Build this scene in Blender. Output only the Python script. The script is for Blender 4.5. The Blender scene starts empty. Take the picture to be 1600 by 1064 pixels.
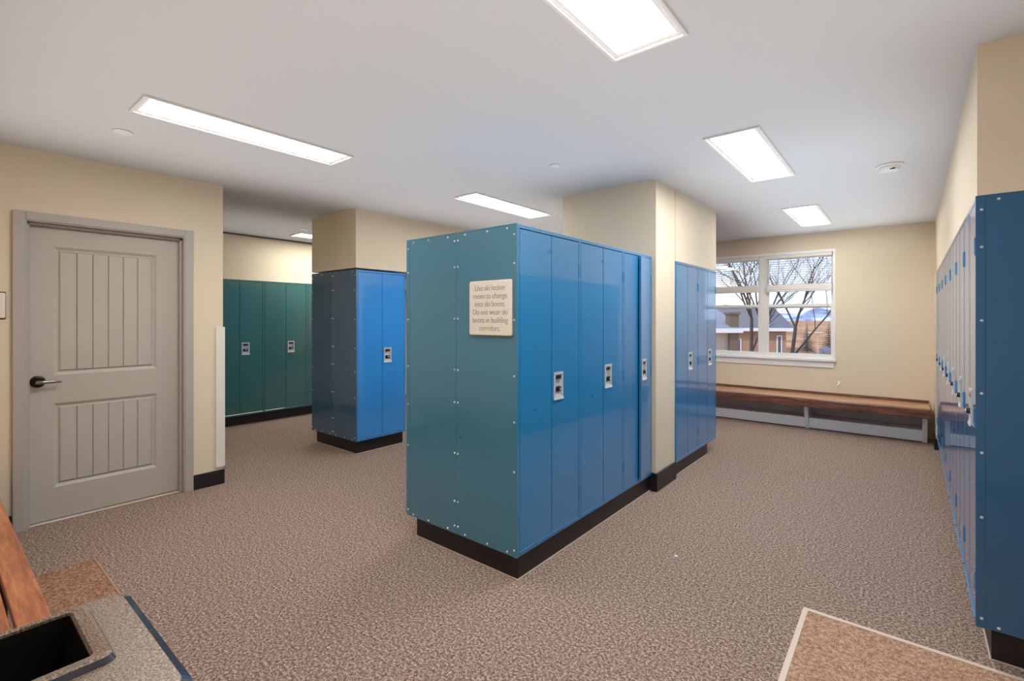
import bpy, bmesh, math, random
from mathutils import Vector, Matrix
random.seed(7)
C = bpy.context.scene.collection
PI = math.pi
CEIL = 2.63
Z0, Z1 = 0.14, 1.98

# ------------------------------------------------------------------ materials
def lin(c):
    c = c / 255.0
    return c / 12.92 if c <= 0.04045 else ((c + 0.055) / 1.055) ** 2.4
def rgb(r, g, b): return (lin(r), lin(g), lin(b), 1.0)

def mat(name, col, rough=0.5, metal=0.0, spec=0.5, coat=0.0, coat_rough=0.1):
    m = bpy.data.materials.new(name); m.use_nodes = True
    b = m.node_tree.nodes['Principled BSDF']
    b.inputs['Base Color'].default_value = col
    b.inputs['Roughness'].default_value = rough
    b.inputs['Metallic'].default_value = metal
    b.inputs['Specular IOR Level'].default_value = spec
    b.inputs['Coat Weight'].default_value = coat
    b.inputs['Coat Roughness'].default_value = coat_rough
    return m
def N(m, t, **kw):
    n = m.node_tree.nodes.new(t)
    for k, v in kw.items(): setattr(n, k, v)
    return n
def L(m, a, b): m.node_tree.links.new(a, b)
def P(m): return m.node_tree.nodes['Principled BSDF']
def coords(m, scale=(1, 1, 1)):
    tc = N(m, 'ShaderNodeTexCoord'); mp = N(m, 'ShaderNodeMapping')
    mp.inputs['Scale'].default_value = scale
    L(m, tc.outputs['Object'], mp.inputs['Vector'])
    return mp.outputs['Vector']
def noise(m, vec, scale, detail=2, rough=0.5):
    n = N(m, 'ShaderNodeTexNoise')
    n.inputs['Scale'].default_value = scale; n.inputs['Detail'].default_value = detail
    n.inputs['Roughness'].default_value = rough
    L(m, vec, n.inputs['Vector'])
    return n.outputs['Fac']
def ramp(m, fac, stops):
    r = N(m, 'ShaderNodeValToRGB')
    el = r.color_ramp.elements
    while len(el) < len(stops): el.new(0.5)
    for e, (p, c) in zip(el, stops): e.position = p; e.color = c
    L(m, fac, r.inputs['Fac'])
    return r.outputs['Color']
def bump(m, fac, strength=0.2, dist=0.002):
    b = N(m, 'ShaderNodeBump')
    b.inputs['Strength'].default_value = strength; b.inputs['Distance'].default_value = dist
    L(m, fac, b.inputs['Height']); L(m, b.outputs['Normal'], P(m).inputs['Normal'])

def wall_mat(name, col):
    m = mat(name, col, 0.75, spec=0.3)
    v = coords(m)
    f = noise(m, v, 9, 5, 0.6)
    bump(m, f, 0.35, 0.006)
    return m
def carpet_mat(name, cols, scale=150):
    m = mat(name, cols[1], 0.95, spec=0.1)
    v = coords(m)
    f1 = noise(m, v, scale, 3, 0.75)
    f2 = noise(m, v, scale * 0.3, 3, 0.7)
    mx = N(m, 'ShaderNodeMath', operation='MULTIPLY_ADD')
    L(m, f2, mx.inputs[0]); mx.inputs[1].default_value = 0.45
    ad = N(m, 'ShaderNodeMath', operation='MULTIPLY'); L(m, f1, ad.inputs[0]); ad.inputs[1].default_value = 0.55
    L(m, ad.outputs[0], mx.inputs[2])
    c = ramp(m, mx.outputs[0], [(0.39, cols[0]), (0.50, cols[1]), (0.61, cols[2])])
    L(m, c, P(m).inputs['Base Color'])
    bump(m, mx.outputs[0], 0.6, 0.01)
    return m
def paint_mat(name, col, worn):
    m = mat(name, col, 0.36, spec=0.5, coat=1.0, coat_rough=0.045)
    v = coords(m)
    # orange-peel enamel with sparse pale chips and scuffs
    big = noise(m, v, 5, 4, 0.6)
    rr = ramp(m, big, [(0.3, (0.27, 0.27, 0.27, 1)), (0.7, (0.40, 0.40, 0.40, 1))])
    L(m, rr, P(m).inputs['Roughness'])
    v2 = coords(m, (22, 22, 9))
    chips = noise(m, v2, 1.6, 6, 0.75)
    k = ramp(m, chips, [(0.0, (0, 0, 0, 1)), (0.735, (0, 0, 0, 1)), (0.75, (1, 1, 1, 1))])
    mx = N(m, 'ShaderNodeMix', data_type='RGBA')
    L(m, k, mx.inputs['Factor'])
    mx.inputs['A'].default_value = col; mx.inputs['B'].default_value = worn
    L(m, mx.outputs['Result'], P(m).inputs['Base Color'])
    return m
def wood_mat(name, cols, axis=0, rough=0.42):
    m = mat(name, cols[1], rough, coat=0.6, coat_rough=0.22)
    s = [18, 18, 18]; s[axis] = 1.6
    v = coords(m, tuple(s))
    f = noise(m, v, 2.2, 6, 0.65)
    c = ramp(m, f, [(0.30, cols[0]), (0.5, cols[1]), (0.68, cols[2])])
    L(m, c, P(m).inputs['Base Color'])
    bump(m, f, 0.4, 0.003)
    return m
def emit_mat(name, col, strength):
    m = bpy.data.materials.new(name); m.use_nodes = True
    nt = m.node_tree; nt.nodes.clear()
    e = nt.nodes.new('ShaderNodeEmission'); o = nt.nodes.new('ShaderNodeOutputMaterial')
    e.inputs['Color'].default_value = col; e.inputs['Strength'].default_value = strength
    nt.links.new(e.outputs[0], o.inputs['Surface'])
    return m

M = {}
M['wall'] = wall_mat('beige_wall_paint', rgb(226, 213, 190))
M['ceiling'] = wall_mat('ceiling_plaster', rgb(201, 203, 205))
M['carpet'] = carpet_mat('brown_loop_carpet', [rgb(50, 37, 32), rgb(144, 121, 108), rgb(236, 216, 202)], 270)
M['mat'] = carpet_mat('tan_mat_pile', [rgb(92, 60, 44), rgb(160, 118, 94), rgb(216, 178, 152)], 260)
M['mat_pale'] = carpet_mat('pale_tan_mat_pile', [rgb(120, 86, 66), rgb(182, 144, 120), rgb(228, 194, 170)], 260)
M['mat_brown'] = mat('mat_edging_brown', rgb(176, 140, 118), 0.7)
M['mat_edge'] = mat('mat_edging', rgb(214, 200, 186), 0.6)
M['door'] = mat('greige_door_paint', rgb(184, 178, 171), 0.5)
M['frame_grey'] = mat('greige_frame_paint', rgb(176, 170, 165), 0.45)
M['vinyl'] = mat('black_vinyl', rgb(34, 31, 33), 0.38, spec=0.4)
M['caulk'] = mat('pale_caulk', rgb(196, 180, 165), 0.7)
M['blue'] = paint_mat('blue_enamel', rgb(30, 126, 184), rgb(140, 190, 215))
M['sky_blue'] = paint_mat('window_lit_enamel', rgb(44, 142, 222), rgb(150, 200, 235))  # column enamel, with the window's bluish light put into the colour
M['teal'] = paint_mat('warm_lit_enamel', rgb(60, 124, 152), rgb(150, 190, 200))  # island end panels: the warmer light on that side mixed into the colour
M['slate'] = paint_mat('shaded_slate_enamel', rgb(48, 92, 122), rgb(130, 165, 180))  # column end panels: darker copy of the teal, shade put into the colour
M['deep'] = paint_mat('shaded_deep_enamel', rgb(12, 92, 140), rgb(150, 190, 210))  # right-hand end panel: deeper copy of the end enamel, shade in its colour
M['green'] = paint_mat('green_enamel', rgb(56, 110, 110), rgb(130, 180, 170))
M['steel'] = mat('bright_steel', rgb(222, 226, 228), 0.3, 0.35)
M['screw'] = mat('zinc_screw', rgb(228, 230, 228), 0.35, 0.3)
M['black'] = mat('black_plastic', rgb(18, 18, 20), 0.4)
M['dark'] = mat('dark_bronze', rgb(52, 47, 44), 0.3, 0.9)
M['nickel'] = mat('satin_nickel', rgb(150, 145, 140), 0.28, 1.0)
M['white'] = mat('white_trim_paint', rgb(238, 238, 240), 0.45)
M['white_shade'] = mat('white_board_paint', rgb(214, 217, 222), 0.5)
M['vinyl_white'] = mat('white_window_vinyl', rgb(234, 232, 228), 0.4)
M['blind'] = mat('blind_slat', rgb(228, 225, 220), 0.5)
M['fixture'] = mat('fixture_white', rgb(222, 220, 218), 0.45)
M['guard'] = mat('corner_guard_vinyl', rgb(230, 227, 221), 0.45)
M['sign'] = mat('cream_sign_face', rgb(232, 225, 212), 0.55)
M['sign_edge'] = mat('sign_edge_grey', rgb(150, 145, 138), 0.5)
M['ink'] = mat('taupe_ink', rgb(122, 110, 100), 0.7)
M['wood'] = wood_mat('stained_bench_timber', [rgb(62, 34, 26), rgb(112, 66, 50), rgb(150, 98, 76)], 0)
M['wood_orange'] = wood_mat('worn_bench_timber', [rgb(120, 62, 30), rgb(172, 98, 54), rgb(206, 138, 88)], 0)
M['wood_sheen'] = wood_mat('tan_sheen_seat', [rgb(150, 104, 74), rgb(196, 148, 112), rgb(220, 178, 142)], 0)  # seat top lightened: reflection of the window wall painted into the wood
M['paper'] = mat('white_paper', rgb(235, 235, 230), 0.8)
def speckle_mat():
    m = mat('speckled_bin_plastic', rgb(120, 105, 92), 0.28, coat=0.3)
    v = coords(m)
    f = noise(m, v, 300, 3, 0.7)
    c = ramp(m, f, [(0.36, rgb(66, 56, 50)), (0.52, rgb(130, 111, 96)), (0.68, rgb(190, 168, 148))])
    L(m, c, P(m).inputs['Base Color']); bump(m, f, 0.25, 0.002)
    return m
M['speckle'] = speckle_mat()
M['bin_rim'] = mat('glossy_bin_edge', rgb(56, 60, 72), 0.18, coat=0.6)
M['lamp_warm'] = emit_mat('lamp_diffuser_warm', (1.0, 0.95, 0.87, 1), 27.0)
M['lamp_white'] = emit_mat('lamp_diffuser_white', (1.0, 0.98, 0.95, 1), 27.0)
def glass_mat():
    m = bpy.data.materials.new('window_glass'); m.use_nodes = True
    nt = m.node_tree; nt.nodes.clear()
    o = nt.nodes.new('ShaderNodeOutputMaterial'); t = nt.nodes.new('ShaderNodeBsdfTransparent')
    g = nt.nodes.new('ShaderNodeBsdfGlossy'); g.inputs['Roughness'].default_value = 0.02
    mx = nt.nodes.new('ShaderNodeMixShader'); mx.inputs[0].default_value = 0.05
    nt.links.new(t.outputs[0], mx.inputs[1]); nt.links.new(g.outputs[0], mx.inputs[2])
    nt.links.new(mx.outputs[0], o.inputs['Surface'])
    return m
M['glass'] = glass_mat()

# ------------------------------------------------------------------ mesh helpers
class MB:
    def __init__(s): s.bm = bmesh.new()
    def box(s, x0, x1, y0, y1, z0, z1, bevel=0.0, seg=1):
        co = [(x, y, z) for z in (z0, z1) for y in (y0, y1) for x in (x0, x1)]
        v = [s.bm.verts.new(c) for c in co]
        fs = [(0, 2, 3, 1), (4, 5, 7, 6), (0, 1, 5, 4), (2, 6, 7, 3), (0, 4, 6, 2), (1, 3, 7, 5)]
        f = [s.bm.faces.new([v[i] for i in q]) for q in fs]
        if bevel:
            e = list({e for q in f for e in q.edges})
            bmesh.ops.bevel(s.bm, geom=e, offset=bevel, segments=seg, affect='EDGES', profile=0.5)
        return s
    def quad(s, pts):
        s.bm.faces.new([s.bm.verts.new(p) for p in pts]); return s
    def tube(s, p, q, r0, r1=None, n=8, caps=True):
        r1 = r0 if r1 is None else r1
        p, q = Vector(p), Vector(q); d = (q - p).normalized()
        a = d.orthogonal().normalized(); b = d.cross(a)
        A = [s.bm.verts.new(p + (a * math.cos(t) + b * math.sin(t)) * r0) for t in [2 * PI * i / n for i in range(n)]]
        B = [s.bm.verts.new(q + (a * math.cos(t) + b * math.sin(t)) * r1) for t in [2 * PI * i / n for i in range(n)]]
        for i in range(n): s.bm.faces.new([A[i], A[(i + 1) % n], B[(i + 1) % n], B[i]])
        if caps: s.bm.faces.new(A[::-1]); s.bm.faces.new(B)
        return s
    def loft(s, rings, cap0=True, cap1=True):
        R = [[s.bm.verts.new(p) for p in r] for r in rings]
        n = len(R[0])
        for a, b in zip(R, R[1:]):
            for i in range(n): s.bm.faces.new([a[i], a[(i + 1) % n], b[(i + 1) % n], b[i]])
        if cap0: s.bm.faces.new(R[0][::-1])
        if cap1: s.bm.faces.new(R[-1])
        return s
    def lathe(s, prof, n=24, c=(0, 0, 0)):
        rings = [[(c[0] + r * math.cos(2 * PI * i / n), c[1] + r * math.sin(2 * PI * i / n), c[2] + z) for i in range(n)] for r, z in prof]
        return s.loft(rings)
    def slab_holes(s, u0, u1, w0, w1, holes, t0, t1, ax='y'):
        """plate in the (u, z) plane with rectangular holes, thick along the other axis"""
        us = sorted({u0, u1, *[h[0] for h in holes], *[h[1] for h in holes]})
        ws = sorted({w0, w1, *[h[2] for h in holes], *[h[3] for h in holes]})
        def mk(u, w, t): return s.bm.verts.new((u, t, w) if ax == 'y' else (t, u, w) if ax == 'x' else (u, w, t))
        V = {(i, j, k): mk(u, w, t) for i, u in enumerate(us) for j, w in enumerate(ws) for k, t in enumerate((t0, t1))}
        def solid(i, j):
            if i < 0 or j < 0 or i >= len(us) - 1 or j >= len(ws) - 1: return False
            cu, cw = (us[i] + us[i + 1]) / 2, (ws[j] + ws[j + 1]) / 2
            return not any(h[0] < cu < h[1] and h[2] < cw < h[3] for h in holes)
        F = s.bm.faces.new
        for i in range(len(us) - 1):
            for j in range(len(ws) - 1):
                if not solid(i, j): continue
                q = [(i, j), (i + 1, j), (i + 1, j + 1), (i, j + 1)]
                F([V[a, b, 0] for a, b in q]); F([V[a, b, 1] for a, b in q[::-1]])
                for (a, b), (c, d), nb in ((q[0], q[1], (i, j - 1)), (q[1], q[2], (i + 1, j)), (q[2], q[3], (i, j + 1)), (q[3], q[0], (i - 1, j))):
                    if not solid(*nb): F([V[a, b, 0], V[a, b, 1], V[c, d, 1], V[c, d, 0]])
        return s
    def frame(s, r0, r1, t0, t1, ax='y'):
        """four-sided rim: outer rect r0 at depth t0, inner rect r1 at depth t1 (a sloped band)"""
        def mk(u, w, t): return (u, t, w) if ax == 'y' else (t, u, w) if ax == 'x' else (u, w, t)
        A = [s.bm.verts.new(mk(u, w, t0)) for u, w in ((r0[0], r0[2]), (r0[1], r0[2]), (r0[1], r0[3]), (r0[0], r0[3]))]
        B = [s.bm.verts.new(mk(u, w, t1)) for u, w in ((r1[0], r1[2]), (r1[1], r1[2]), (r1[1], r1[3]), (r1[0], r1[3]))]
        for i in range(4): s.bm.faces.new([A[i], A[(i + 1) % 4], B[(i + 1) % 4], B[i]])
        return s
    def mesh(s, name, m, smooth=False):
        bmesh.ops.recalc_face_normals(s.bm, faces=s.bm.faces)
        me = bpy.data.meshes.new(name); s.bm.to_mesh(me); s.bm.free()
        me.materials.append(m)
        if smooth:
            for p in me.polygons: p.use_smooth = True
        return me
    def build(s, name, m, parent=None, smooth=False, loc=(0, 0, 0)):
        return link(name, s.mesh(name, m, smooth), parent, loc)

def link(name, me, parent=None, loc=(0, 0, 0), rz=0.0):
    o = bpy.data.objects.new(name, me); C.objects.link(o)
    o.location = loc; o.rotation_euler = (0, 0, rz); o.parent = parent
    return o
def tag(o, label, cat, group=None, kind=None):
    o['label'] = label; o['category'] = cat
    if group: o['group'] = group
    if kind: o['kind'] = kind
    return o
def thing(name, label, cat, loc=(0, 0, 0), rz=0.0, group=None):
    return tag(link(name, None, None, loc, rz), label, cat, group)
def struct(o):
    o['kind'] = 'structure'; return o
def rrect(x0, x1, y0, y1, r, z, n=5):
    pts = []
    for cx, cy, a in ((x1 - r, y1 - r, 0), (x0 + r, y1 - r, PI / 2), (x0 + r, y0 + r, PI), (x1 - r, y0 + r, 1.5 * PI)):
        for i in range(n + 1):
            t = a + PI / 2 * i / n
            pts.append((cx + r * math.cos(t), cy + r * math.sin(t), z))
    return pts

# ------------------------------------------------------------------ room shell
RX, RY, RS = 0.238, 2.86, 0.0095          # right-hand wall: start point and slope dx/dy
RA = -math.atan(RS)
FAR = 7.75
struct(MB().box(-7.7, 2.6, -0.45, 7.95, -0.12, 0.0).build('floor', M['carpet']))
LIGHTS = [(-3.37, -3.07, 0.735, 1.97), (-1.02, -0.685, 0.735, 1.985), (-1.015, -0.682, 3.205, 4.475), (-1.015, -0.682, 5.79, 7.06), (-3.38, -3.07, 3.245, 4.475), (-6.69, -6.375, 3.27, 4.52)]
struct(MB().slab_holes(-7.7, 2.6, -0.45, 7.95, [(a + 0.01, b - 0.01, c + 0.01, d - 0.01) for a, b, c, d in LIGHTS], CEIL, CEIL + 0.15, 'z').build('ceiling', M['ceiling']))
WX0, WX1, WZ0, WZ1 = -2.62, -0.735, 0.905, 2.365
struct(MB().slab_holes(-7.7, 2.6, 0, CEIL, [(WX0, WX1, WZ0, WZ1)], FAR, FAR + 0.18).build('wall_far', M['wall']))
struct(MB().box(-7.7, 2.6, -0.45, -0.27, 0, CEIL).build('wall_back', M['wall']))
# wall with the door: thick block, with an opening
DY0, DY1, DZ = 0.452, 1.392, 2.137
b = MB()
b.slab_holes(-0.27, 1.69, 0, CEIL, [(DY0, DY1, 0.0, DZ)], -4.68, -4.82, 'x')
b.box(-7.6, -4.82, 1.55, 1.69, 0, CEIL)
struct(b.build('wall_left', M['wall']))
# alcove wall: upper wall above the green lockers and the back of the recess
b = MB()
b.box(-7.6, -7.15, 1.69, FAR, 1.985, CEIL)
b.box(-7.6, -7.45, 1.69, FAR, 0, 1.985)
struct(b.build('wall_alcove', M['wall']))
struct(MB().box(-7.15, -7.135, 1.69, FAR, CEIL - 0.02, CEIL).build('shadow_strip_1', mat('shadow_bead', rgb(96, 86, 72), 0.7)))  # dark strip painted in as the shadow line where wall meets ceiling
# block above the right-hand lockers, pilaster at its far end, then the wall behind
def rx(y, off=0.0): return RX + (y - RY) * RS + off
b = MB()
def skew_box(b, y0, y1, x1, z0, z1, off=0.0):
    v = [b.bm.verts.new(p) for p in ((rx(y0, off), y0, z0), (x1, y0, z0), (x1, y1, z0), (rx(y1, off), y1, z0),
                                     (rx(y0, off), y0, z1), (x1, y0, z1), (x1, y1, z1), (rx(y1, off), y1, z1))]
    for q in ((3, 2, 1, 0), (4, 5, 6, 7), (0, 1, 5, 4), (1, 2, 6, 5), (2, 3, 7, 6), (3, 0, 4, 7)):
        b.bm.faces.new([v[i] for i in q])
skew_box(b, RY, FAR, 2.6, 1.985, CEIL, 0.004)
skew_box(b, 7.115, FAR, 2.6, 0, 1.985, -0.006)
b.box(0.80, 2.6, RY, 7.115, 0, 1.985)
struct(b.build('wall_right', M['wall']))
struct(MB().box(2.45, 2.6, -0.27, RY, 0, CEIL).build('wall_entry', M['wall']))
# pillar behind the island and the wall over the lockers beyond it
b = MB()
b.box(-2.55, -1.62, 3.905, 4.335, 0, CEIL)
struct(b.build('wall_centre', M['wall']))
struct(MB().box(-2.55, -1.612, 4.335, 5.545, Z1 + 0.003, CEIL).build('wall_centre_upper', M['wall']))
struct(MB().box(-5.44, -4.527, 2.925, 4.86, 2.0, CEIL).build('wall_column', M['wall']))
# black vinyl baseboards
b = MB(); b.box(-2.56, -1.606, 3.895, 4.34, 0, 0.155, 0.004); struct(b.build('baseboard_centre', M['vinyl']))
b = MB(); b.box(-4.69, -4.666, 1.455, 1.70, 0, 0.125, 0.003); b.box(-6.9, -4.67, 1.68, 1.70, 0, 0.125, 0.003)
struct(b.build('baseboard_left', M['vinyl']))
b = MB(); b.box(-4.69, -4.666, -0.27, 0.386, 0, 0.125, 0.003); struct(b.build('baseboard_door', M['vinyl']))
b = MB(); b.box(-7.15, -2.2, FAR - 0.012, FAR, 0, 0.125, 0.003); struct(b.build('baseboard_far', M['vinyl']))
b = MB(); skew_box(b, 7.105, 7.42, 0.6, 0, 0.125, -0.02); struct(b.build('baseboard_right', M['vinyl']))

# ------------------------------------------------------------------ grey door with its frame
LX = -4.742   # face of the leaf
LY0, LY1 = 0.462, 1.382
b = MB()
panels = [(0.603, 1.218, 1.05, 1.975), (0.603, 1.218, 0.243, 0.846)]
b.slab_holes(LY0, LY1, 0.018, 2.122, panels, LX, LX - 0.045, 'x')
for y0, y1, z0, z1 in panels:
    b.frame((y0, y1, z0, z1), (y0 + 0.019, y1 - 0.019, z0 + 0.019, z1 - 0.019), LX, LX - 0.013, 'x')
    b.frame((y0 + 0.019, y1 - 0.019, z0 + 0.019, z1 - 0.019), (y0 + 0.026, y1 - 0.026, z0 + 0.026, z1 - 0.026), LX - 0.013, LX - 0.0135, 'x')
    b.frame((y0 + 0.026, y1 - 0.026, z0 + 0.026, z1 - 0.026), (y0 + 0.034, y1 - 0.034, z0 + 0.034, z1 - 0.034), LX - 0.0138, LX - 0.005, 'x')
    b.box(LX - 0.04, LX - 0.0132, y0 + 0.005, y1 - 0.005, z0 + 0.005, z1 - 0.005)
    n = 6; a, c = y0 + 0.034, y1 - 0.034; s = (c - a) / n
    for i in range(n):
        b.box(LX - 0.0135, LX - 0.005, a + i * s + (0.0025 if i else 0), a + (i + 1) * s - (0.0025 if i < n - 1 else 0), z0 + 0.034, z1 - 0.034, 0.002)
door = struct(b.build('door_1', M['door']))
b = MB()   # casing face and rebated jamb
for y0, y1, z0, z1 in ((0.388, DY0, 0, 2.196), (DY1, 1.456, 0, 2.196), (DY0, DY1, DZ, 2.196)):
    b.box(-4.70, -4.655, y0, y1, z0, z1, 0.004)
for y0, y1 in ((DY0 - 0.002, DY0 + 0.008), (DY1 - 0.008, DY1 + 0.002)):
    b.box(-4.82, -4.662, y0, y1, 0, DZ, 0.002)
b.box(-4.82, -4.662, DY0, DY1, DZ - 0.008, DZ + 0.002, 0.002)
for y0, y1 in ((DY0 + 0.006, DY0 + 0.024), (DY1 - 0.024, DY1 - 0.006)):
    b.box(-4.735, -4.705, y0, y1, 0, DZ - 0.006, 0.002)
b.box(-4.735, -4.705, DY0 + 0.006, DY1 - 0.006, DZ - 0.026, DZ - 0.006, 0.002)
b.build('door_frame', M['frame_grey'], door)
MB().box(-4.80, -4.718, DY0 + 0.01, DY1 - 0.01, 0.0, 0.008, 0.003).build('threshold', M['mat_edge'], door)
h = MB()
h.tube((LX, 0.520, 1.012), (LX + 0.012, 0.520, 1.012), 0.042, 0.040, 28)
h.tube((LX + 0.012, 0.520, 1.012), (LX + 0.016, 0.520, 1.012), 0.040, 0.030, 28)
rose = h.build('handle_rose', M['dark'], door)
h = MB()
h.tube((LX + 0.014, 0.520, 1.008), (LX + 0.052, 0.520, 1.008), 0.013, 0.012, 16)
def ell(y, cx, cz, rx_, rz_, n=14): return [(cx + rx_ * math.cos(2 * PI * i / n), y, cz + rz_ * math.sin(2 * PI * i / n)) for i in range(n)]
h.loft([ell(0.502, LX + 0.052, 1.008, 0.006, 0.008), ell(0.508, LX + 0.054, 1.008, 0.010, 0.013), ell(0.55, LX + 0.054, 1.009, 0.009, 0.012),
        ell(0.60, LX + 0.050, 1.008, 0.007, 0.010), ell(0.636, LX + 0.046, 1.006, 0.006, 0.008), ell(0.640, LX + 0.045, 1.006, 0.003, 0.005)])
h.build('handle_lever', M['nickel'], door, True)
for z in (0.25, 1.07, 1.88):
    MB().tube((LX + 0.004, 1.384, z - 0.05), (LX + 0.004, 1.384, z + 0.05), 0.005, None, 10).build('hinge', M['nickel'], door)

# corner guard and small framed plate on that wall
b = MB()
b.box(-4.679, -4.664, 1.628, 1.702, 0.150, 1.383, 0.003)
b.box(-4.735, -4.679, 1.691, 1.702, 0.150, 1.383, 0.003)
tag(b.build('corner_guard', M['guard']), 'tall off-white guard strip wrapping the wall corner right of the grey door', 'corner guard')
t = thing('wall_plate', 'small pale dark-rimmed plate on the beige wall left of the grey door', 'wall plate', (-4.68, 0.30, 1.545))
MB().box(0, 0.010, -0.06, 0.06, -0.092, 0.092, 0.004).build('plate_rim', M['black'], t)
MB().box(0.006, 0.020, -0.054, 0.057, -0.085, 0.085, 0.006, 2).build('plate_face', M['sign'], t)

# ------------------------------------------------------------------ lockers
FW, FT, FB = 0.015, 0.020, 0.026
_cache = {}
def cached(key, fn):
    if key not in _cache: _cache[key] = fn()
    return _cache[key]
def body_mesh(w, d, pm):
    def mk():
        b = MB()
        b.box(0, w, 0.018, d, Z0, Z1)
        b.box(0, FW, 0.0, 0.019, Z0, Z1, 0.0015); b.box(w - FW, w, 0.0, 0.019, Z0, Z1, 0.0015)
        b.box(FW, w - FW, 0.0, 0.019, Z1 - FT, Z1, 0.0015)
        b.box(FW, w - FW, 0.0, 0.019, Z0, Z0 + FB, 0.0015)
        b.box(FW, w - FW, -0.004, 0.004, Z0 + FB - 0.006, Z0 + FB - 0.001, 0.001)   # rolled lip under the doors
        return b.mesh('body', M[pm])
    return cached(('body', w, d, pm), mk)
CUPW, CUPH, CUPZ = 0.090, 0.158, 1.047
def door_mesh(Ld, right, pm):
    def mk():
        b = MB(); z0, z1 = Z0 + FB + 0.002, Z1 - FT - 0.005
        x0, x1 = (-Ld, -0.0035) if right else (0.0035, Ld)
        holes = [(x0 + 0.026, x0 + 0.026 + CUPW, CUPZ - CUPH / 2, CUPZ + CUPH / 2)] if right else []
        b.slab_holes(x0, x1, z0, z1, holes, 0.001, 0.016)
        if right: b.box(x0, x0 + 0.006, 0.0, 0.004, z0, z1, 0.0006)                # rolled meeting edge
        else: b.box(x1 - 0.004, x1, 0.0007, 0.004, z0, z1, 0.0003)
        return b.mesh('door', M[pm])
    return cached(('door', Ld, right, pm), mk)
def hinge_mesh(pm):
    def mk():
        b = MB(); b.tube((0, 0, -0.036), (0, 0, 0.036), 0.0045, None, 10); b.tube((0, 0, -0.041), (0, 0, -0.036), 0.003, None, 8)
        b.tube((0, 0, 0.036), (0, 0, 0.041), 0.003, None, 8)
        return b.mesh('hinge', M[pm], False)
    return cached(('hinge', pm), mk)
def cup_mesh():
    def mk():
        b = MB(); w, hh = CUPW, CUPH
        b.slab_holes(-w / 2 - 0.004, w / 2 + 0.004, -hh / 2 - 0.004, hh / 2 + 0.004, [(-w / 2 + 0.010, w / 2 - 0.010, -hh / 2 + 0.014, hh / 2 - 0.012)], -0.0035, 0.003)
        r = (-w / 2 + 0.010, w / 2 - 0.010, -hh / 2 + 0.014, hh / 2 - 0.012)
        q = (r[0] + 0.006, r[1] - 0.006, r[2] + 0.030, r[3] - 0.004)
        b.frame(r, q, 0.003, 0.014)
        b.quad([(q[0], 0.014, q[2]), (q[1], 0.014, q[2]), (q[1], 0.014, q[3]), (q[0], 0.014, q[3])])
        b.loft([[(-w / 2 - 0.004, -0.0035, -hh / 2 + 0.012), (w / 2 + 0.004, -0.0035, -hh / 2 + 0.012), (w / 2 + 0.004, 0.0, -hh / 2 + 0.012), (-w / 2 - 0.004, 0.0, -hh / 2 + 0.012)],
                [(-w / 2 - 0.008, -0.008, -hh / 2 - 0.006), (w / 2 + 0.008, -0.008, -hh / 2 - 0.006), (w / 2 + 0.008, -0.004, -hh / 2 - 0.006), (-w / 2 - 0.008, -0.004, -hh / 2 - 0.006)]])
        return b.mesh('handle_cup', M['steel'])
    return cached('cup', mk)
def latch_mesh():
    return cached('latch', lambda: MB().box(-0.030, 0.030, -0.002, 0.012, 0.040, 0.062, 0.003).mesh('latch_bar', M['black']))
def dial_mesh():
    def mk():
        b = MB()
        b.box(-0.032, 0.032, 0.001, 0.013, -0.040, -0.006, 0.004)
        b.tube((0, 0.004, -0.020), (0, -0.016, -0.020), 0.015, 0.012, 18)
        return b.mesh('lock_dial', M['black'])
    return cached('dial', mk)
def dialface_mesh():
    return cached('dialface', lambda: MB().tube((0, -0.015, -0.020), (0, -0.0185, -0.020), 0.008, 0.006, 14).mesh('lock_face', M['steel']))
def screw_mesh():
    def mk():
        b = MB(); b.tube((0, 0, 0), (-0.0035, 0, 0), 0.0062, 0.0045, 10); return b.mesh('screw', M['screw'])
    return cached('screw', mk)
ZCOL = (1.923, 1.764, 1.45, 1.139, 0.885, 0.61, 0.179)
ZMID = (1.933, 1.773, 1.457, 1.144, 0.945, 0.633, 0.34, 0.188)
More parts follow.
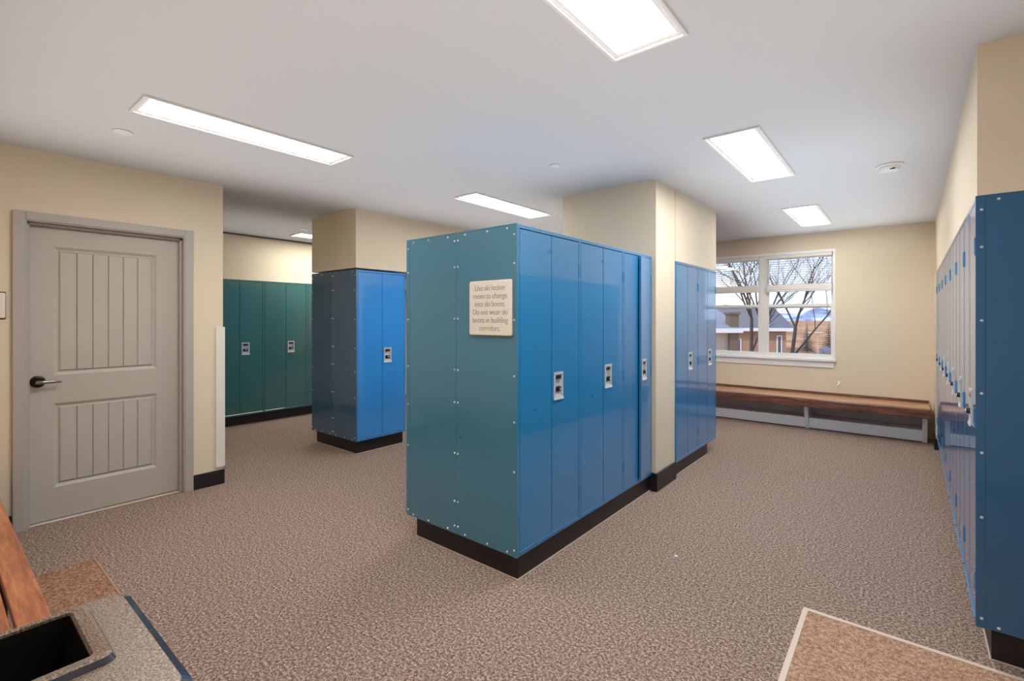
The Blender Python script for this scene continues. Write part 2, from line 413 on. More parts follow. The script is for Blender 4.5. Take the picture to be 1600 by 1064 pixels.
def locker(loc, rz, w, d, paint, label, group, end=None, end_paint='teal', ajar=0.0, detail=True):
    t = thing('double_door_locker', label, 'locker', loc, rz, group)
    link('body', body_mesh(w, d, paint), t)
    Ld = w / 2 - FW - 0.002
    Ll = Ld + 0.0
    for right in (False, True):
        dr = link('door', door_mesh(round(Ll, 4), right, paint), t, (w - FW if right else FW, 0, 0), ajar if right else 0.0)
        if not detail: continue
        for z in (1.77, 1.03, 0.325):
            link('hinge', hinge_mesh(paint), dr, (0.004 if right else -0.004, 0.0005, z))
        if right:
            cx = -Ll + 0.026 + CUPW / 2
            link('handle_cup', cup_mesh(), dr, (cx, 0, CUPZ))
            link('latch_bar', latch_mesh(), dr, (cx, 0, CUPZ))
            link('lock_dial', dial_mesh(), dr, (cx, 0, CUPZ)); link('lock_face', dialface_mesh(), dr, (cx, 0, CUPZ))
    if end:
        sx = -1 if end == 'left' else 1
        x0 = 0.0 if end == 'left' else w
        def mk():
            b = MB()
            xa, xb = (-0.010, 0.0) if end == 'left' else (0.0, 0.010)
            b.box(xa, xb, 0.002, d - 0.0006, Z0, Z1, 0.001)
            ya, yb = sorted((-0.001, 0.030))
            b.box(xa - (0.002 if end == 'left' else 0), xb + (0.002 if end == 'right' else 0), ya, yb, Z0 - 0.002, Z1 + 0.004, 0.001)   # folded front edge
            b.box(xa - (0.0015 if end == 'left' else 0), xb + (0.0015 if end == 'right' else 0), 0.0, d - 0.0006, Z1 - 0.004, Z1 + 0.004, 0.001)
            return b.mesh('end_panel', M[end_paint])
        pn = link('end_panel', cached(('end', end, d, end_paint), mk), t, (x0, 0, 0))
        pts = [(0.018, z) for z in ZCOL] + [(d - 0.014, z) for z in ZMID] + [(y, z) for y in (0.07, 0.22, 0.40) for z in (1.962, 0.156)]
        for y, z in pts:
            s = link('screw', screw_mesh(), pn, ((-0.010 if end == 'left' else 0.010) + sx * (0.0018 if y < 0.03 else 0), y, z))
            if end == 'right': s.rotation_euler = (0, 0, PI)
    return t

def plinth(x0, x1, y0, y1, label, z1=Z0, rz=0.0, loc=(0, 0, 0)):
    b = MB(); b.box(x0, x1, y0, y1, 0, z1 - 0.001, 0.002)
    o = tag(b.build('locker_plinth', M['vinyl'], None, False, loc), label, 'plinth'); o.rotation_euler = (0, 0, rz)
    b = MB(); b.box(x0 - 0.006, x1 + 0.006, y0 - 0.006, y1 + 0.006, 0, 0.006)
    b.build('caulk_bead', M['caulk'], o)
    return o

R90 = PI / 2
G_I, G_F, G_B, G_G, G_R = ('double-door lockers of the centre island', 'double-door lockers beyond the beige pillar', 'double-door lockers of the blue column',
                           'green double-door lockers along the alcove', 'double-door lockers along the right wall')
# centre island, front row (bay seams fitted to image pixels, starting at the end panel)
IX, IY = -1.65, 2.066
ys = (IY + 0.012, 2.730, 3.362, 3.885)
lab = ('nearest blue locker of the centre island, with the notice sign on its teal end panel',
       'middle blue double-door locker in the front row of the centre island, both doors shut',
       'narrow blue island locker with its right door slightly ajar beside the beige pillar')
for i in range(3):
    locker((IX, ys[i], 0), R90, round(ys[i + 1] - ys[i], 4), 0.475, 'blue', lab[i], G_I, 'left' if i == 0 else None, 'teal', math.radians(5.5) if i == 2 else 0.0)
# rear row of the island
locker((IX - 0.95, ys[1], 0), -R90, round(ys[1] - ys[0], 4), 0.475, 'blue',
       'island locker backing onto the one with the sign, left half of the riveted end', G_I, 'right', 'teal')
# beyond the pillar
FX = -1.610
fy = (4.342, 4.942, 5.535)
locker((FX, fy[0], 0), R90, 0.600, 0.46, 'blue', 'tall blue locker directly beyond the beige pillar, doors reflecting the window', G_F)
locker((FX, fy[1], 0), R90, 0.593, 0.46, 'blue', 'last blue locker beyond the beige pillar, at the outer corner by the window', G_F)
# blue column
BX, BY = -4.527, 2.925
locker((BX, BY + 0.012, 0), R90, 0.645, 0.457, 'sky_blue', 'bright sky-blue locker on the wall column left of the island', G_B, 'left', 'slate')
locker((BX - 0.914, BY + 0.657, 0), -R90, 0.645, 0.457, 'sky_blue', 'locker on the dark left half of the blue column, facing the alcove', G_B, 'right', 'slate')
# green row in the alcove
gl = ('green locker partly cut off by the off-white corner guard, left of the alcove row',
      'green locker in the middle of the alcove row, lock near its centre seam',
      'green locker at the right of the alcove row, mostly hidden behind the blue column')
for i in range(3):
    locker((-6.95, 2.405 + i * 0.626, 0), R90, 0.626, 0.46, 'green', gl[i], G_G)
# right-hand wall
W = 0.605
order = ['nearest the camera, with the dark blue end panel', 'second from the dark blue end panel', 'third from the dark blue end panel', 'fourth from the dark blue end panel',
         'third from the bench end', 'second from the bench end', 'farthest away, next to the bench']
for k in range(7):
    y = RY + 0.012 + (k + 1) * W
    locker((rx(y), y, 0), -R90 + RA, W, 0.46, 'blue', 'reflective blue locker on the right wall, ' + order[k], G_R, 'right' if k == 0 else None, 'deep')

plinth(IX - 0.885, IX - 0.022, IY + 0.035, 3.893, 'long black plinth under the centre island of blue lockers')
plinth(-2.06, FX - 0.035, 4.342, 5.345, 'black plinth under the lockers beyond the beige pillar')
plinth(BX - 0.855, BX - 0.035, BY + 0.03, 3.57, 'black plinth under the bright blue column locker')
plinth(-7.40, -7.02, 1.70, 4.28, 'black plinth under the green alcove lockers')
b_ = plinth(0.05, 0.44, 0.03, 4.235, 'black plinth under the long row of lockers on the right wall', loc=(rx(RY), RY, 0), rz=RA)

# sign on the island end
SY = IY - 0.0005
sg = thing('notice_sign', 'cream rectangular notice sign asking people to change into ski boots, on teal end panel', 'sign', (-1.837, SY, 1.519))
def sign_ring(hw, hh, r, y): return [(x, y, z) for x, z, _ in [(p[0], p[1], 0) for p in rrect(-hw, hw, -hh, hh, r, 0)]]
b = MB(); b.loft([sign_ring(0.163, 0.158, 0.012, 0.0), sign_ring(0.163, 0.158, 0.012, -0.009)]); b.build('sign_board', M['sign_edge'], sg)
b = MB(); b.loft([sign_ring(0.1615, 0.1565, 0.012, -0.008), sign_ring(0.1615, 0.1565, 0.012, -0.011), sign_ring(0.159, 0.154, 0.010, -0.0125)]); b.build('sign_face', M['sign'], sg)
txt = ['Use ski locker', 'room to change', 'into ski boots.', 'Do not wear ski', 'boots in building', 'corridors.']
cv = bpy.data.curves.new('lettering', 'FONT')
cv.body = '\n'.join(txt); cv.align_x = 'CENTER'; cv.size = 0.038; cv.extrude = 0.0006; cv.space_line = 1.0; cv.offset = -0.0006
tmp = bpy.data.objects.new('lettering_source', cv); C.objects.link(tmp)
bpy.context.view_layer.update()
me = bpy.data.meshes.new_from_object(tmp.evaluated_get(bpy.context.evaluated_depsgraph_get()))
C.objects.unlink(tmp); bpy.data.objects.remove(tmp)
xs = [v.co.x for v in me.vertices]; yy = [v.co.y for v in me.vertices]
sxx = 0.268 / (max(xs) - min(xs)); syy = 0.262 / (max(yy) - min(yy)); cyy = (max(yy) + min(yy)) / 2
for v in me.vertices: v.co = Vector((v.co.x * sxx, -0.0128 - v.co.z, (v.co.y - cyy) * syy))
me.materials.clear(); me.materials.append(M['ink'])
link('lettering', me, sg)

# ------------------------------------------------------------------ ceiling fixtures
def light(x0, x1, y0, y1, label, lamp):
    t = thing('ceiling_light', label, 'ceiling light', ((x0 + x1) / 2, (y0 + y1) / 2, CEIL), 0, 'recessed ceiling light panels')
    a, c = (x1 - x0) / 2, (y1 - y0) / 2
    b = MB()
    q = lambda k: (-a + k, a - k, -c + k, c - k)
    b.slab_holes(-a, a, -c, c, [q(0.014)], -0.013, 0.0, 'z')            # raised outer lip
    b.slab_holes(-a + 0.0135, a - 0.0135, -c + 0.0135, c - 0.0135, [q(0.036)], -0.003, 0.03, 'z')
    b.build('trim_frame', M['fixture'], t)
    MB().box(-a + 0.0355, a - 0.0355, -c + 0.0355, c - 0.0355, -0.0015, 0.02).build('diffuser', M[lamp], t)
light(*LIGHTS[0], 'long lit panel light above the floor in front of the grey door', 'lamp_warm')
light(*LIGHTS[1], 'lit panel light cut off by the top edge of the photo', 'lamp_white')
light(*LIGHTS[2], 'lit panel light over the carpet right of the island, nearer of the two there', 'lamp_white')
light(*LIGHTS[3], 'lit panel light nearest the window wall', 'lamp_warm')
light(*LIGHTS[4], 'lit panel light just above and behind the top of the island lockers', 'lamp_white')
light(*LIGHTS[5], 'lit panel light over the alcove, peeking past the blue column', 'lamp_warm')

def sprinkler(x, y, r, label):
    tag(MB().lathe([(r * 0.2, 0.001), (r, 0.0), (r, -0.007), (r * 0.9, -0.011), (r * 0.3, -0.012)], 24).build('ceiling_sprinkler', M['fixture'], None, False, (x, y, CEIL)), label, 'sprinkler', 'round sprinkler covers on the ceiling')
sprinkler(-3.794, 0.80, 0.052, 'flat round sprinkler cover beside the long light above the grey door')
sprinkler(-2.067, 3.06, 0.040, 'flat round sprinkler cover on the ceiling above the island lockers')
sprinkler(-6.075, 3.15, 0.045, 'round sprinkler cover near the alcove light, left of the blue column top')
sprinkler(-1.85, 7.60, 0.030, 'tiny sprinkler cover close to the wall above the window')
t = thing('smoke_detector', 'round white smoke detector on the ceiling near the right wall', 'smoke detector', (-0.087, 4.67, CEIL))
MB().lathe([(0.02, 0), (0.085, -0.0005), (0.085, -0.012), (0.080, -0.016), (0.03, -0.016)], 32).build('mounting_base', M['fixture'], t, False)
MB().lathe([(0.070, -0.015), (0.068, -0.03), (0.055, -0.045), (0.035, -0.050), (0.01, -0.050)], 32).build('detector_head', M['fixture'], t, False)
MB().box(0.0, 0.034, -0.058, -0.036, -0.046, -0.036, 0.003).build('vent_slot', M['black'], t)

# ------------------------------------------------------------------ window
WF = MB()
Y0, Y1 = FAR + 0.045, FAR + 0.13
MX = (-1.650, -1.556)
WF.slab_holes(WX0, WX1, WZ0, WZ1, [(WX0 + 0.015, MX[0], WZ0 + 0.015, WZ1 - 0.01), (MX[1], WX1 - 0.015, WZ0 + 0.015, WZ1 - 0.01)], Y0, Y1)
win = struct(WF.build('window_1', M['vinyl_white']))
b = MB()
for x0, x1, z0, z1 in ((WX0 - 0.05, WX0 + 0.004, WZ0, WZ1 + 0.03), (WX1 - 0.004, WX1 + 0.02, WZ0, WZ1 + 0.03), (WX0, WX1, WZ1 - 0.006, WZ1 + 0.03)):
    b.box(x0, x1, FAR - 0.012, FAR + 0.05, z0, z1, 0.003)
b.build('window_casing', M['white'], win)
MB().box(WX0 - 0.06, WX1 + 0.028, FAR - 0.045, FAR + 0.06, WZ0 - 0.03, WZ0 + 0.004, 0.005, 2).build('window_sill', M['white'], win)
MB().box(WX0 - 0.03, WX1 - 0.002, FAR - 0.016, FAR + 0.002, WZ0 - 0.115, WZ0 - 0.03, 0.003).build('window_apron', M['white'], win)
for x0, x1 in ((WX0 + 0.015, MX[0]), (MX[1], WX1 - 0.015)):
    for z0, z1, yy0 in ((WZ0 + 0.015, 1.660, FAR + 0.05), (1.605, WZ1 - 0.01, FAR + 0.088)):
        s = MB().slab_holes(x0 + 0.001, x1 - 0.001, z0, z1, [(x0 + 0.022, x1 - 0.022, z0 + 0.045, z1 - 0.038)], yy0, yy0 + 0.036).build('sash', M['vinyl_white'], win)
        MB().box(x0 + 0.020, x1 - 0.020, yy0 + 0.016, yy0 + 0.020, z0 + 0.043, z1 - 0.036).build('pane', M['glass'], s)
    c = (x0 + x1) / 2
    MB().box(c - 0.03, c + 0.03, FAR + 0.045, FAR + 0.056, 1.655, 1.668, 0.002).build('sash_lock', M['vinyl_white'], win)
for x0, x1, lb in ((WX0 + 0.016, MX[0] - 0.004, 'white slatted blind drawn halfway up the left window, behind the locker edge'), (MX[1] + 0.004, WX1 - 0.016, 'white slatted blind drawn halfway up the right window')):
    t = thing('window_blind', lb, 'blind', ((x0 + x1) / 2, FAR + 0.018, 0), 0, 'horizontal slat blinds in the window')
    a = (x1 - x0) / 2 - 0.004
    MB().box(-a, a, -0.020, 0.022, WZ1 - 0.05, WZ1 - 0.008, 0.003).build('head_rail', M['blind'], t)
    n = 12
    sm = MB().box(-a, a, -0.022, 0.022, -0.0012, 0.0012).mesh('slat', M['blind'])
    for i in range(n):
        z = 1.945 + (WZ1 - 0.065 - 1.945) * i / (n - 1)
        link('slat', sm, t, (0, 0, z)).rotation_euler = (math.radians(-4), 0, 0)
    MB().box(-a, a, -0.024, 0.024, 1.865, 1.935, 0.003).build('slat_stack', M['blind'], t)
    MB().box(-a, a, -0.025, 0.025, 1.838, 1.863, 0.004).build('bottom_rail', M['blind'], t)
    for x in (-a * 0.72, 0, a * 0.72):
        MB().tube((x, -0.026, 1.85), (x, -0.026, WZ1 - 0.05), 0.0015, None, 6).build('ladder_cord', M['blind'], t)
    cd = MB().tube((a - 0.05, -0.027, 1.64), (a - 0.05, -0.027, WZ1 - 0.04), 0.0018, None, 6).build('pull_cord', M['blind'], t)
    MB().lathe([(0.002, 0.02), (0.006, 0.012), (0.008, -0.01), (0.004, -0.014)], 12, (a - 0.05, -0.027, 1.635)).build('tassel', M['blind'], cd)

# ------------------------------------------------------------------ bench under the window
t = thing('wall_bench', 'long dark-stained timber bench fixed along the wall below the window', 'bench', (-1.7, 7.40, 0))
BX0, BX1 = -2.4, 1.932
b = MB(); b.box(BX0, BX1, -0.125, 0.325, 0.330, 0.4235, 0.003); b.build('seat_plank', M['wood_sheen'], t)
b = MB(); b.box(BX0, BX1, -0.20, -0.125, 0.318, 0.424, 0.010, 2); b.build('front_timber', M['wood'], t)
b = MB(); b.box(BX0, BX1, 0.325, 0.349, 0.318, 0.458, 0.004); b.build('back_strip', M['wood'], t)
b = MB(); b.box(BX0, BX1 - 0.02, 0.02, 0.345, 0.012, 0.145, 0.004); b.build('kick_board', M['white_shade'], t)
b = MB(); b.box(BX0, BX1 - 0.02, 0.045, 0.34, 0.0, 0.014); b.build('shadow_base', M['vinyl'], t)  # black strip standing in for the shadow line under the kick board
b = MB(); b.box(BX0, BX1 - 0.02, 0.337, 0.348, 0.145, 0.318); b.build('rear_board', M['white_shade'], t)
def brace(x):
    b = MB(); w = 0.022
    pr = [(0.012, 0.004), (0.05, 0.004), (-0.05, 0.318), (-0.10, 0.318)]
    b.loft([[(x - w, y, z) for y, z in pr], [(x + w, y, z) for y, z in pr]])
    b.box(x - w, x + w, 0.02, 0.34, 0.145, 0.318)
    b.build('brace', M['white_shade'], t)
for x in (-1.55, 0.70, 1.885): brace(x)

t = thing('wall_hook', 'tiny white coat hook on the wall between the window and bench', 'hook', (-0.676, FAR, 0.58))
MB().tube((0, 0, 0.025), (0, -0.008, 0.025), 0.016, 0.014, 14).build('hook_base', M['white'], t)
b = MB(); b.tube((0, -0.006, 0.025), (0, -0.026, 0.0), 0.006, 0.006, 10); b.tube((0, -0.026, 0.0), (-0.012, -0.034, -0.016), 0.010, 0.012, 12); b.build('hook_arm', M['white'], t)

# ------------------------------------------------------------------ near left: slatted bench, bin, mats
t = thing('slatted_bench', 'worn orange-brown slatted timber bench behind the bin, at the left photo edge', 'bench', (-3.0, 0, 0))
for y0 in (-0.235, -0.115, 0.0, 0.10, 0.197):
    y1 = min(y0 + 0.085, 0.282)
    b = MB(); b.box(-1.62, 1.68, y0, y1, 0.412, 0.45, 0.005, 2); b.build('seat_slat', M['wood_orange'], t)
for x in (-1.4, 0.0, 1.4):
    b = MB(); b.box(x - 0.03, x + 0.03, -0.22, 0.25, 0.372, 0.412, 0.003); b.build('cross_rail', M['black'], t)
    for y in (-0.20, 0.21):
        b = MB(); b.box(x - 0.025, x + 0.025, y - 0.025, y + 0.025, 0.0, 0.372, 0.003); b.build('leg', M['black'], t)

t = thing('waste_bin', 'dark bin with speckled lid and square black opening in the lower left corner', 'waste bin', (-1.045, 0.0, 0))
X0, X1, YA, YB = -0.230, 0.200, -0.24, 0.278
ox0, ox1, oy0, oy1 = -0.170, 0.010, -0.19, 0.176
b = MB()
b.loft([rrect(X0 + 0.04, X1 - 0.04, YA + 0.04, YB - 0.04, 0.03, 0.0), rrect(X0 + 0.012, X1 - 0.012, YA + 0.012, YB - 0.012, 0.035, 0.80)])
b.build('bin_body', M['bin_rim'], t)
# lid: skirt and a slightly domed top pierced by the opening
b = MB()
nr = 5
edge = [rrect(X0, X1, YA, YB, 0.035, 0.79, nr), rrect(X0, X1, YA, YB, 0.035, 0.874, nr), rrect(X0 + 0.005, X1 - 0.005, YA + 0.005, YB - 0.005, 0.033, 0.887, nr),
        rrect(X0 + 0.018, X1 - 0.018, YA + 0.018, YB - 0.018, 0.026, 0.895, nr)]
hole = [rrect(ox0 - 0.012, ox1 + 0.030, oy0 - 0.02, oy1 + 0.030, 0.016, 0.897, nr)]
b.loft([edge[-1]] + hole, False, False)
b.build('bin_lid', M['speckle'], t)
b = MB(); b.loft(edge, False, False); b.build('lid_edge', M['bin_rim'], t)
b = MB(); b.loft([rrect(ox0 - 0.012, ox1 + 0.030, oy0 - 0.02, oy1 + 0.030, 0.016, 0.8965, nr), rrect(ox0 - 0.0085, ox1 + 0.0245, oy0 - 0.0145, oy1 + 0.0245, 0.013, 0.907, nr)], False, False)
b.build('opening_edge', M['bin_rim'], t)
b = MB()
b.loft([rrect(ox0 - 0.0085, ox1 + 0.0245, oy0 - 0.0145, oy1 + 0.0245, 0.013, 0.907, nr), rrect(ox0 - 0.005, ox1 + 0.018, oy0 - 0.01, oy1 + 0.018, 0.012, 0.911, nr),
        rrect(ox0, ox1 + 0.004, oy0, oy1 + 0.004, 0.008, 0.908, nr), rrect(ox0, ox1, oy0, oy1, 0.006, 0.902, nr)], False, False)
b.build('opening_rim', M['speckle'], t)
b = MB()
b.loft([rrect(ox0, ox1, oy0, oy1, 0.006, 0.903, nr), rrect(ox0, ox1, oy0, oy1, 0.006, 0.80, nr)], False, False)
b.build('opening_liner', M['black'], t)
b = MB(); b.box(ox0 + 0.0, ox1, oy0, oy1, 0.796, 0.802); b.build('inner_bag', M['black'], t)

def mat_thing(x0, x1, y0, y1, label, es=0.022, em='mat_edge', pile='mat_pale'):
    t = thing('floor_mat', label, 'floor mat', ((x0 + x1) / 2, (y0 + y1) / 2, 0), 0, 'tan walk-off mats')
    a, c = (x1 - x0) / 2, (y1 - y0) / 2
    MB().box(-a + es - 0.002, a - es + 0.002, -c + es - 0.002, c - es + 0.002, 0.0, 0.007).build('mat_pile', M[pile], t)
    MB().slab_holes(-a, a, -c, c, [(-a + es, a - es, -c + es, c - es)], 0.0, 0.009, 'z').build('edge_strip', M[em], t)
mat_thing(-0.393, 1.9, 0.4, 2.805, 'tan walk-off mat with pale edging on the carpet at the lower right corner')
mat_thing(-3.80, -2.0, 0.285, 0.667, 'tan mat on the carpet beside the orange-brown bench and bin', 0.008, 'mat_brown', 'mat')
b = MB(); b.loft([rrect(-0.010, 0.012, -0.007, 0.006, 0.004, 0.0), rrect(-0.008, 0.010, -0.006, 0.007, 0.004, 0.004)])
tag(b.build('paper_scrap', M['paper'], None, False, (-1.087, 2.926, 0.0)), 'tiny white scrap lying on the carpet right of the island', 'paper scrap')

# ------------------------------------------------------------------ outdoors: positions worked out from image pixels at guessed distances
def ground_mat():
    m = mat('dry_grass', rgb(182, 134, 96), 0.95, spec=0.1)
    v = coords(m); f = noise(m, v, 0.06, 6, 0.65)
    c = ramp(m, f, [(0.35, rgb(126, 92, 70)), (0.5, rgb(196, 142, 100)), (0.62, rgb(214, 172, 120))])
    L(m, c, P(m).inputs['Base Color']); return m
def hill_mat():
    m = mat('snowy_hill', rgb(150, 160, 180), 0.95, spec=0.1)
    v = coords(m, (1, 1, 3)); f = noise(m, v, 0.03, 6, 0.65)
    c = ramp(m, f, [(0.40, rgb(128, 138, 160)), (0.52, rgb(188, 198, 215)), (0.62, rgb(226, 230, 238))])
    L(m, c, P(m).inputs['Base Color']); return m
struct(MB().box(-400, 300, 9.5, 900, -2.6, -1.7).build('ground', ground_mat()))
b = MB()
prof = [(-420, 3), (-330, 9), (-260, 6), (-190, 10), (-130, 7), (-100, 8), (-84, 15), (-66, 11), (-20, 9), (40, 14), (110, 6), (200, 2)]
rings = []
for x, z in prof: rings.append([(x, 640, -2), (x, 700, z), (x, 760, z * 0.8), (x, 820, -2)])
for a, c in zip(rings, rings[1:]):
    va = [b.bm.verts.new(p) for p in a]; vc = [b.bm.verts.new(p) for p in c]
    for i in range(3): b.bm.faces.new([va[i], va[i + 1], vc[i + 1], vc[i]])
bmesh.ops.remove_doubles(b.bm, verts=b.bm.verts, dist=0.001)
struct(b.build('hills', hill_mat(), None, True))

M['siding'] = mat('grey_siding', rgb(196, 186, 172), 0.8)
M['siding_tan'] = mat('tan_siding', rgb(176, 142, 112), 0.8)
M['roof'] = mat('grey_roof_shingle', rgb(146, 148, 154), 0.85)
M['stone'] = mat('taupe_cladding', rgb(112, 98, 84), 0.9)
M['far_glass'] = mat('dark_house_glass', rgb(90, 98, 108), 0.15)
def house(name_label, loc, rz, w, d, zb, ze, zr, wall_m, roof_m, chimney=None, wins=()):
    t = thing('house', name_label, 'house', loc, rz)
    b = MB()
    b.box(0, w, 0, d, zb, ze)
    b.loft([[(0, 0, ze), (0, d, ze), (0, d / 2, zr - 0.05)], [(w, 0, ze), (w, d, ze), (w, d / 2, zr - 0.05)]])
    b.build('house_walls', wall_m, t)
    b = MB(); o = 0.35; dz = (zr - ze) * o / (d / 2)
    for s in (0, 1):
        ya, yb = (-o, d / 2) if s == 0 else (d + o, d / 2)
        b.loft([[(-o, ya, ze - dz), (-o, yb, zr), (-o, yb, zr + 0.12), (-o, ya, ze - dz + 0.12)], [(w + o, ya, ze - dz), (w + o, yb, zr), (w + o, yb, zr + 0.12), (w + o, ya, ze - dz + 0.12)]])
    b.build('roof', roof_m, t)
    MB().box(-o, w + o, -o - 0.06, -o + 0.02, ze - dz - 0.10, ze - dz + 0.10).build('fascia', M['white'], t)
    for x, z0, ww, hh in wins:
        f = MB().slab_holes(x, x + ww, z0, z0 + hh, [(x + 0.06, x + ww - 0.06, z0 + 0.06, z0 + hh - 0.06)], -0.05, 0.02).build('house_window', M['white'], t)
        MB().box(x + 0.05, x + ww - 0.05, -0.02, 0.0, z0 + 0.05, z0 + hh - 0.05).build('house_pane', M['far_glass'], f)
    if chimney:
        x0, x1, y0, y1, zt = chimney
        b = MB(); b.box(x0, x1, y0, y1, zb, zt); b.box(x0 - 0.06, x1 + 0.06, y0 - 0.06, y1 + 0.06, zt, zt + 0.12, 0.02)
        b.build('chimney', M['stone'], t)
    return t
rzh = math.radians(39)
house('grey-sided house with pale roof and a taupe chimney, left in the window view', (-13.0, 17.6, 0), rzh, 8.9, 7.0, -1.8, 1.02, 2.15, M['siding'], M['roof'], (8.75, 9.13, -0.25, 0.25, 1.62), ((7.7, -0.55, 0.45, 1.1), (5.0, -0.5, 1.2, 1.1)))
house('tan-walled house with a dark roof behind the bare trees in the window view', (-9.0, 31.6, 0), math.radians(30), 3.9, 6.5, -1.8, 0.9, 2.15, M['siding_tan'], mat('brown_roof_shingle', rgb(122, 116, 116), 0.9), None, ((0.5, -0.9, 0.8, 1.1), (3.35, -1.0, 0.3, 1.4)))

bark = mat('dark_bark', rgb(70, 62, 60), 0.9)
def bare_tree(loc, hgt, r, seed, label, lean=(0, 0), first=0.33):
    rnd = random.Random(seed)
    b = MB()
    def grow(p, d, ln, r, depth):
        n = 4
        for i in range(n):
            q = p + d * (ln / n)
            r2 = r * 0.90
            b.tube(p, q, r, r2, 6 if depth < 2 else 4, False)
            p = q; r = r2
            j = 0.16 if depth else 0.03
            d = (d + Vector((rnd.uniform(-j, j), rnd.uniform(-j, j), rnd.uniform(-.02, .10)))).normalized()
            if depth < 4 and (depth > 0 or i * ln / n > ln * first) and rnd.random() < (0.85 if depth < 2 else 0.6):
                a = rnd.uniform(0, 2 * PI); s = rnd.uniform(0.55, 1.0)
                dd = (d + Vector((math.cos(a) * s, math.sin(a) * s, rnd.uniform(0, .35)))).normalized()
                grow(p, dd, ln * rnd.uniform(0.42, 0.62), r * 0.58, depth + 1)
        if depth < 4:
            for k in range(2):
                a = rnd.uniform(0, 2 * PI)
                dd = (d + Vector((math.cos(a) * .6, math.sin(a) * .6, .2))).normalized()
                grow(p, dd, ln * rnd.uniform(0.45, 0.6), r * 0.7, depth + 1)
    grow(Vector((0, 0, 0)), Vector((lean[0], lean[1], 1)).normalized(), hgt, r, 0)
    return tag(b.build('bare_tree', bark, None, False, loc), label, 'tree', 'bare trees outside the window')
bare_tree((-2.74, 11.95, -1.75), 3.2, 0.060, 5, 'leafless tree with an upright dark trunk in the left window', (0, 0), 0.45)
bare_tree((-2.48, 13.51, -1.75), 3.0, 0.065, 11, 'leafless tree leaning right with spreading limbs in the right window', (0.16, 0.02), 0.4)
bare_tree((-3.35, 15.33, -1.75), 3.2, 0.055, 23, 'thin leafless tree behind the window mullion, in front of the tan house', (0.03, 0), 0.4)

needle = mat('conifer_needles', rgb(86, 92, 78), 0.95)
def conifer(loc, hgt, rad, label, seed):
    rnd = random.Random(seed)
    t = thing('conifer', label, 'tree', loc, 0, 'conifers on the dry slope')
    MB().tube((0, 0, 0), (0, 0, hgt * 0.97), 0.08, 0.01, 8).build('trunk', bark, t)
    b = MB(); k = 16
    for i in range(k):
        z = hgt * (0.10 + 0.88 * i / (k - 1)); rr = rad * (1.02 - i / (k - 1)) + 0.04
        for j in range(9):
            a = 2 * PI * j / 9 + i * 0.7 + rnd.uniform(-.2, .2); q = rr * rnd.uniform(.75, 1.1)
            b.tube((0, 0, z), (q * math.cos(a), q * math.sin(a), z - q * 0.25), 0.09 * (1 - i / (k + 4)), 0.01, 4)
    b.build('foliage', needle, t)
conifer((-7.05, 52.3, -1.72), 2.75, 0.85, 'slim dark conifer standing on the orange slope, centre of the right window', 1)
conifer((-4.86, 47.6, -1.72), 2.85, 0.95, 'dark conifer at the right edge of the window view', 2)
t = thing('lamp_post', 'pale outdoor lamp post between the two conifers in the window view', 'lamp post', (-4.17, 35.3, -1.72))
MB().tube((0, 0, 0), (0, 0, 2.2), 0.05, 0.04, 10).build('post', M['caulk'], t)
MB().box(-0.55, 0.3, -0.16, 0.16, 2.2, 2.32, 0.03).build('lamp_head', M['caulk'], t)
b = MB(); bmesh.ops.create_icosphere(b.bm, subdivisions=3, radius=1.0)
rnd = random.Random(3)
for v in b.bm.verts: v.co = Vector((v.co.x * 0.85, v.co.y * 0.7, v.co.z * 0.55)) * (1 + 0.16 * math.sin(5 * v.co.x + 3 * v.co.z) + rnd.uniform(-.04, .04))
tag(b.build('boulder', mat('grey_boulder', rgb(116, 116, 124), 0.9), None, False, (-4.40, 42.8, -1.25)), 'grey boulder below the right-hand conifer in the window view', 'boulder')
b = MB()
for i in range(140):
    a = rnd.uniform(0, 2 * PI); e = rnd.uniform(0.15, 1.4); r = rnd.uniform(0.4, 0.85)
    b.tube((0, 0, 0), (1.3 * r * math.cos(a) * math.cos(e), r * math.sin(a) * math.cos(e), r * math.sin(e)), 0.03, 0.05, 4)
tag(b.build('dry_shrub', mat('yellow_dry_twigs', rgb(206, 164, 84), 0.95), None, False, (-6.06, 38.9, -1.72)), 'low yellow shrub on the slope near the leaning tree', 'shrub')

# ------------------------------------------------------------------ sky, sun, camera
w = bpy.data.worlds.new('sky'); bpy.context.scene.world = w; w.use_nodes = True
nt = w.node_tree; bg = nt.nodes['Background']
tc = nt.nodes.new('ShaderNodeTexCoord'); sep = nt.nodes.new('ShaderNodeSeparateXYZ')
nt.links.new(tc.outputs['Generated'], sep.inputs[0])
r1 = nt.nodes.new('ShaderNodeValToRGB')
r1.color_ramp.elements[0].position = 0.0; r1.color_ramp.elements[0].color = rgb(222, 232, 246)
r1.color_ramp.elements[1].position = 0.5; r1.color_ramp.elements[1].color = rgb(96, 150, 226)
e = r1.color_ramp.elements.new(0.12); e.color = rgb(190, 214, 246)
nt.links.new(sep.outputs['Z'], r1.inputs['Fac'])
mp = nt.nodes.new('ShaderNodeMapping'); mp.inputs['Scale'].default_value = (1, 1, 3.5)
nt.links.new(tc.outputs['Generated'], mp.inputs['Vector'])
nz = nt.nodes.new('ShaderNodeTexNoise'); nz.inputs['Scale'].default_value = 3.2; nz.inputs['Detail'].default_value = 6
nt.links.new(mp.outputs[0], nz.inputs['Vector'])
r2 = nt.nodes.new('ShaderNodeValToRGB'); r2.color_ramp.elements[0].position = 0.47; r2.color_ramp.elements[1].position = 0.66
nt.links.new(nz.outputs['Fac'], r2.inputs['Fac'])
mx = nt.nodes.new('ShaderNodeMix'); mx.data_type = 'RGBA'
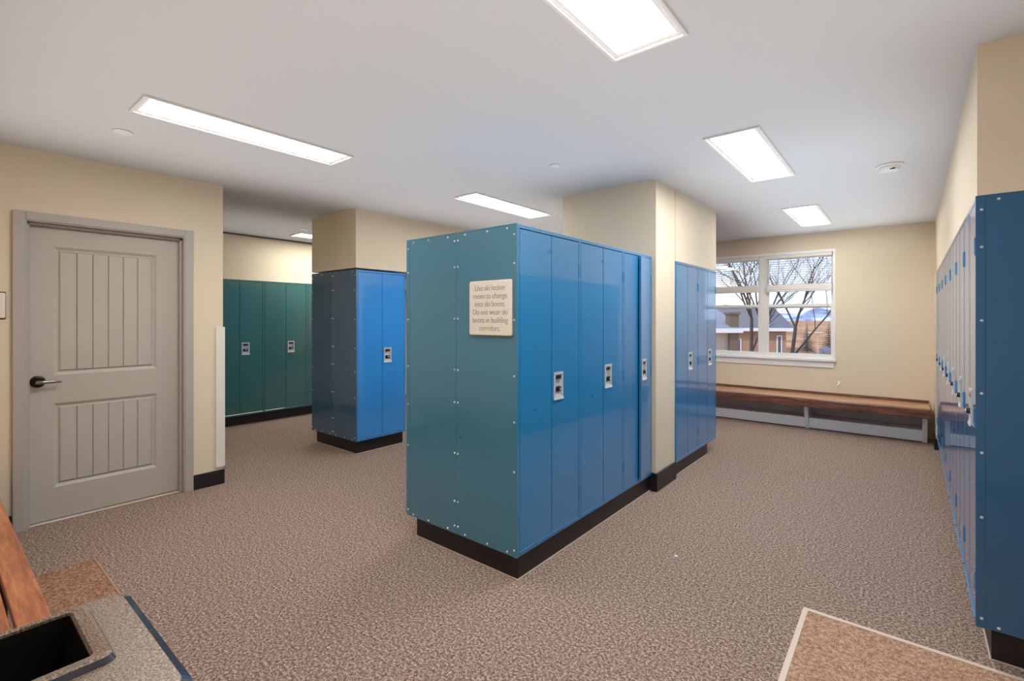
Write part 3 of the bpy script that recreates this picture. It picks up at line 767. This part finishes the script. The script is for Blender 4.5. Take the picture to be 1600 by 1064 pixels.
nt.links.new(r2.outputs['Color'], mx.inputs['Factor']); nt.links.new(r1.outputs['Color'], mx.inputs['A'])
mx.inputs['B'].default_value = rgb(248, 249, 252)
nt.links.new(mx.outputs['Result'], bg.inputs['Color'])
bg.inputs['Strength'].default_value = 1.6
sun = bpy.data.lights.new('sun', 'SUN'); sun.energy = 2.2; sun.angle = 0.02; sun.color = (1, 0.93, 0.82)
so = bpy.data.objects.new('sun', sun); C.objects.link(so); so.rotation_euler = (math.radians(50), 0, math.radians(-25))

def ceiling_fill(x0, x1, y0, y1, density, col=(1, 0.985, 0.97)):
    # added unseen fill lights, turned up at the ceiling, coming back as soft even light
    l = bpy.data.lights.new('ceiling_fill', 'AREA'); l.shape = 'RECTANGLE'; l.size = x1 - x0; l.size_y = y1 - y0
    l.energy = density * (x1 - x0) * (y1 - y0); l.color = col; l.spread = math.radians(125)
    o = bpy.data.objects.new('ceiling_fill', l); C.objects.link(o)
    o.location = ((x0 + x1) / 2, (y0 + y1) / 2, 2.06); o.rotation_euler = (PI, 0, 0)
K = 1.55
ceiling_fill(-4.4, -1.5, 0.0, 3.6, K)
ceiling_fill(-1.5, 0.1, 0.0, 3.6, K * 1.1)
ceiling_fill(0.1, 2.3, 0.0, 2.6, K)
ceiling_fill(-1.4, 0.1, 3.6, 7.6, K * 1.45, (0.94, 0.975, 1.0))
ceiling_fill(-4.3, -2.75, 3.6, 7.6, K)
ceiling_fill(-7.0, -5.6, 1.9, 7.4, K * 0.55)

cam = bpy.data.cameras.new('camera'); co = bpy.data.objects.new('camera', cam); C.objects.link(co)
cam.sensor_width = 36.0; cam.lens = 752.4 / 1600 * 36.0
cam.shift_y = -(532 - 497.2) / 1600
cam.clip_start = 0.02; cam.clip_end = 2000
co.location = (0, 0, 1.46); co.rotation_euler = (PI / 2, 0, math.radians(39.17))
sc = bpy.context.scene; sc.camera = co
sc.cycles.diffuse_bounces = 8
sc.cycles.max_bounces = 14
sc.view_settings.view_transform = 'Standard'; sc.view_settings.look = 'None'
sc.view_settings.gamma = 1.0; sc.view_settings.exposure = 0.22; sc.view_settings.use_curve_mapping = False
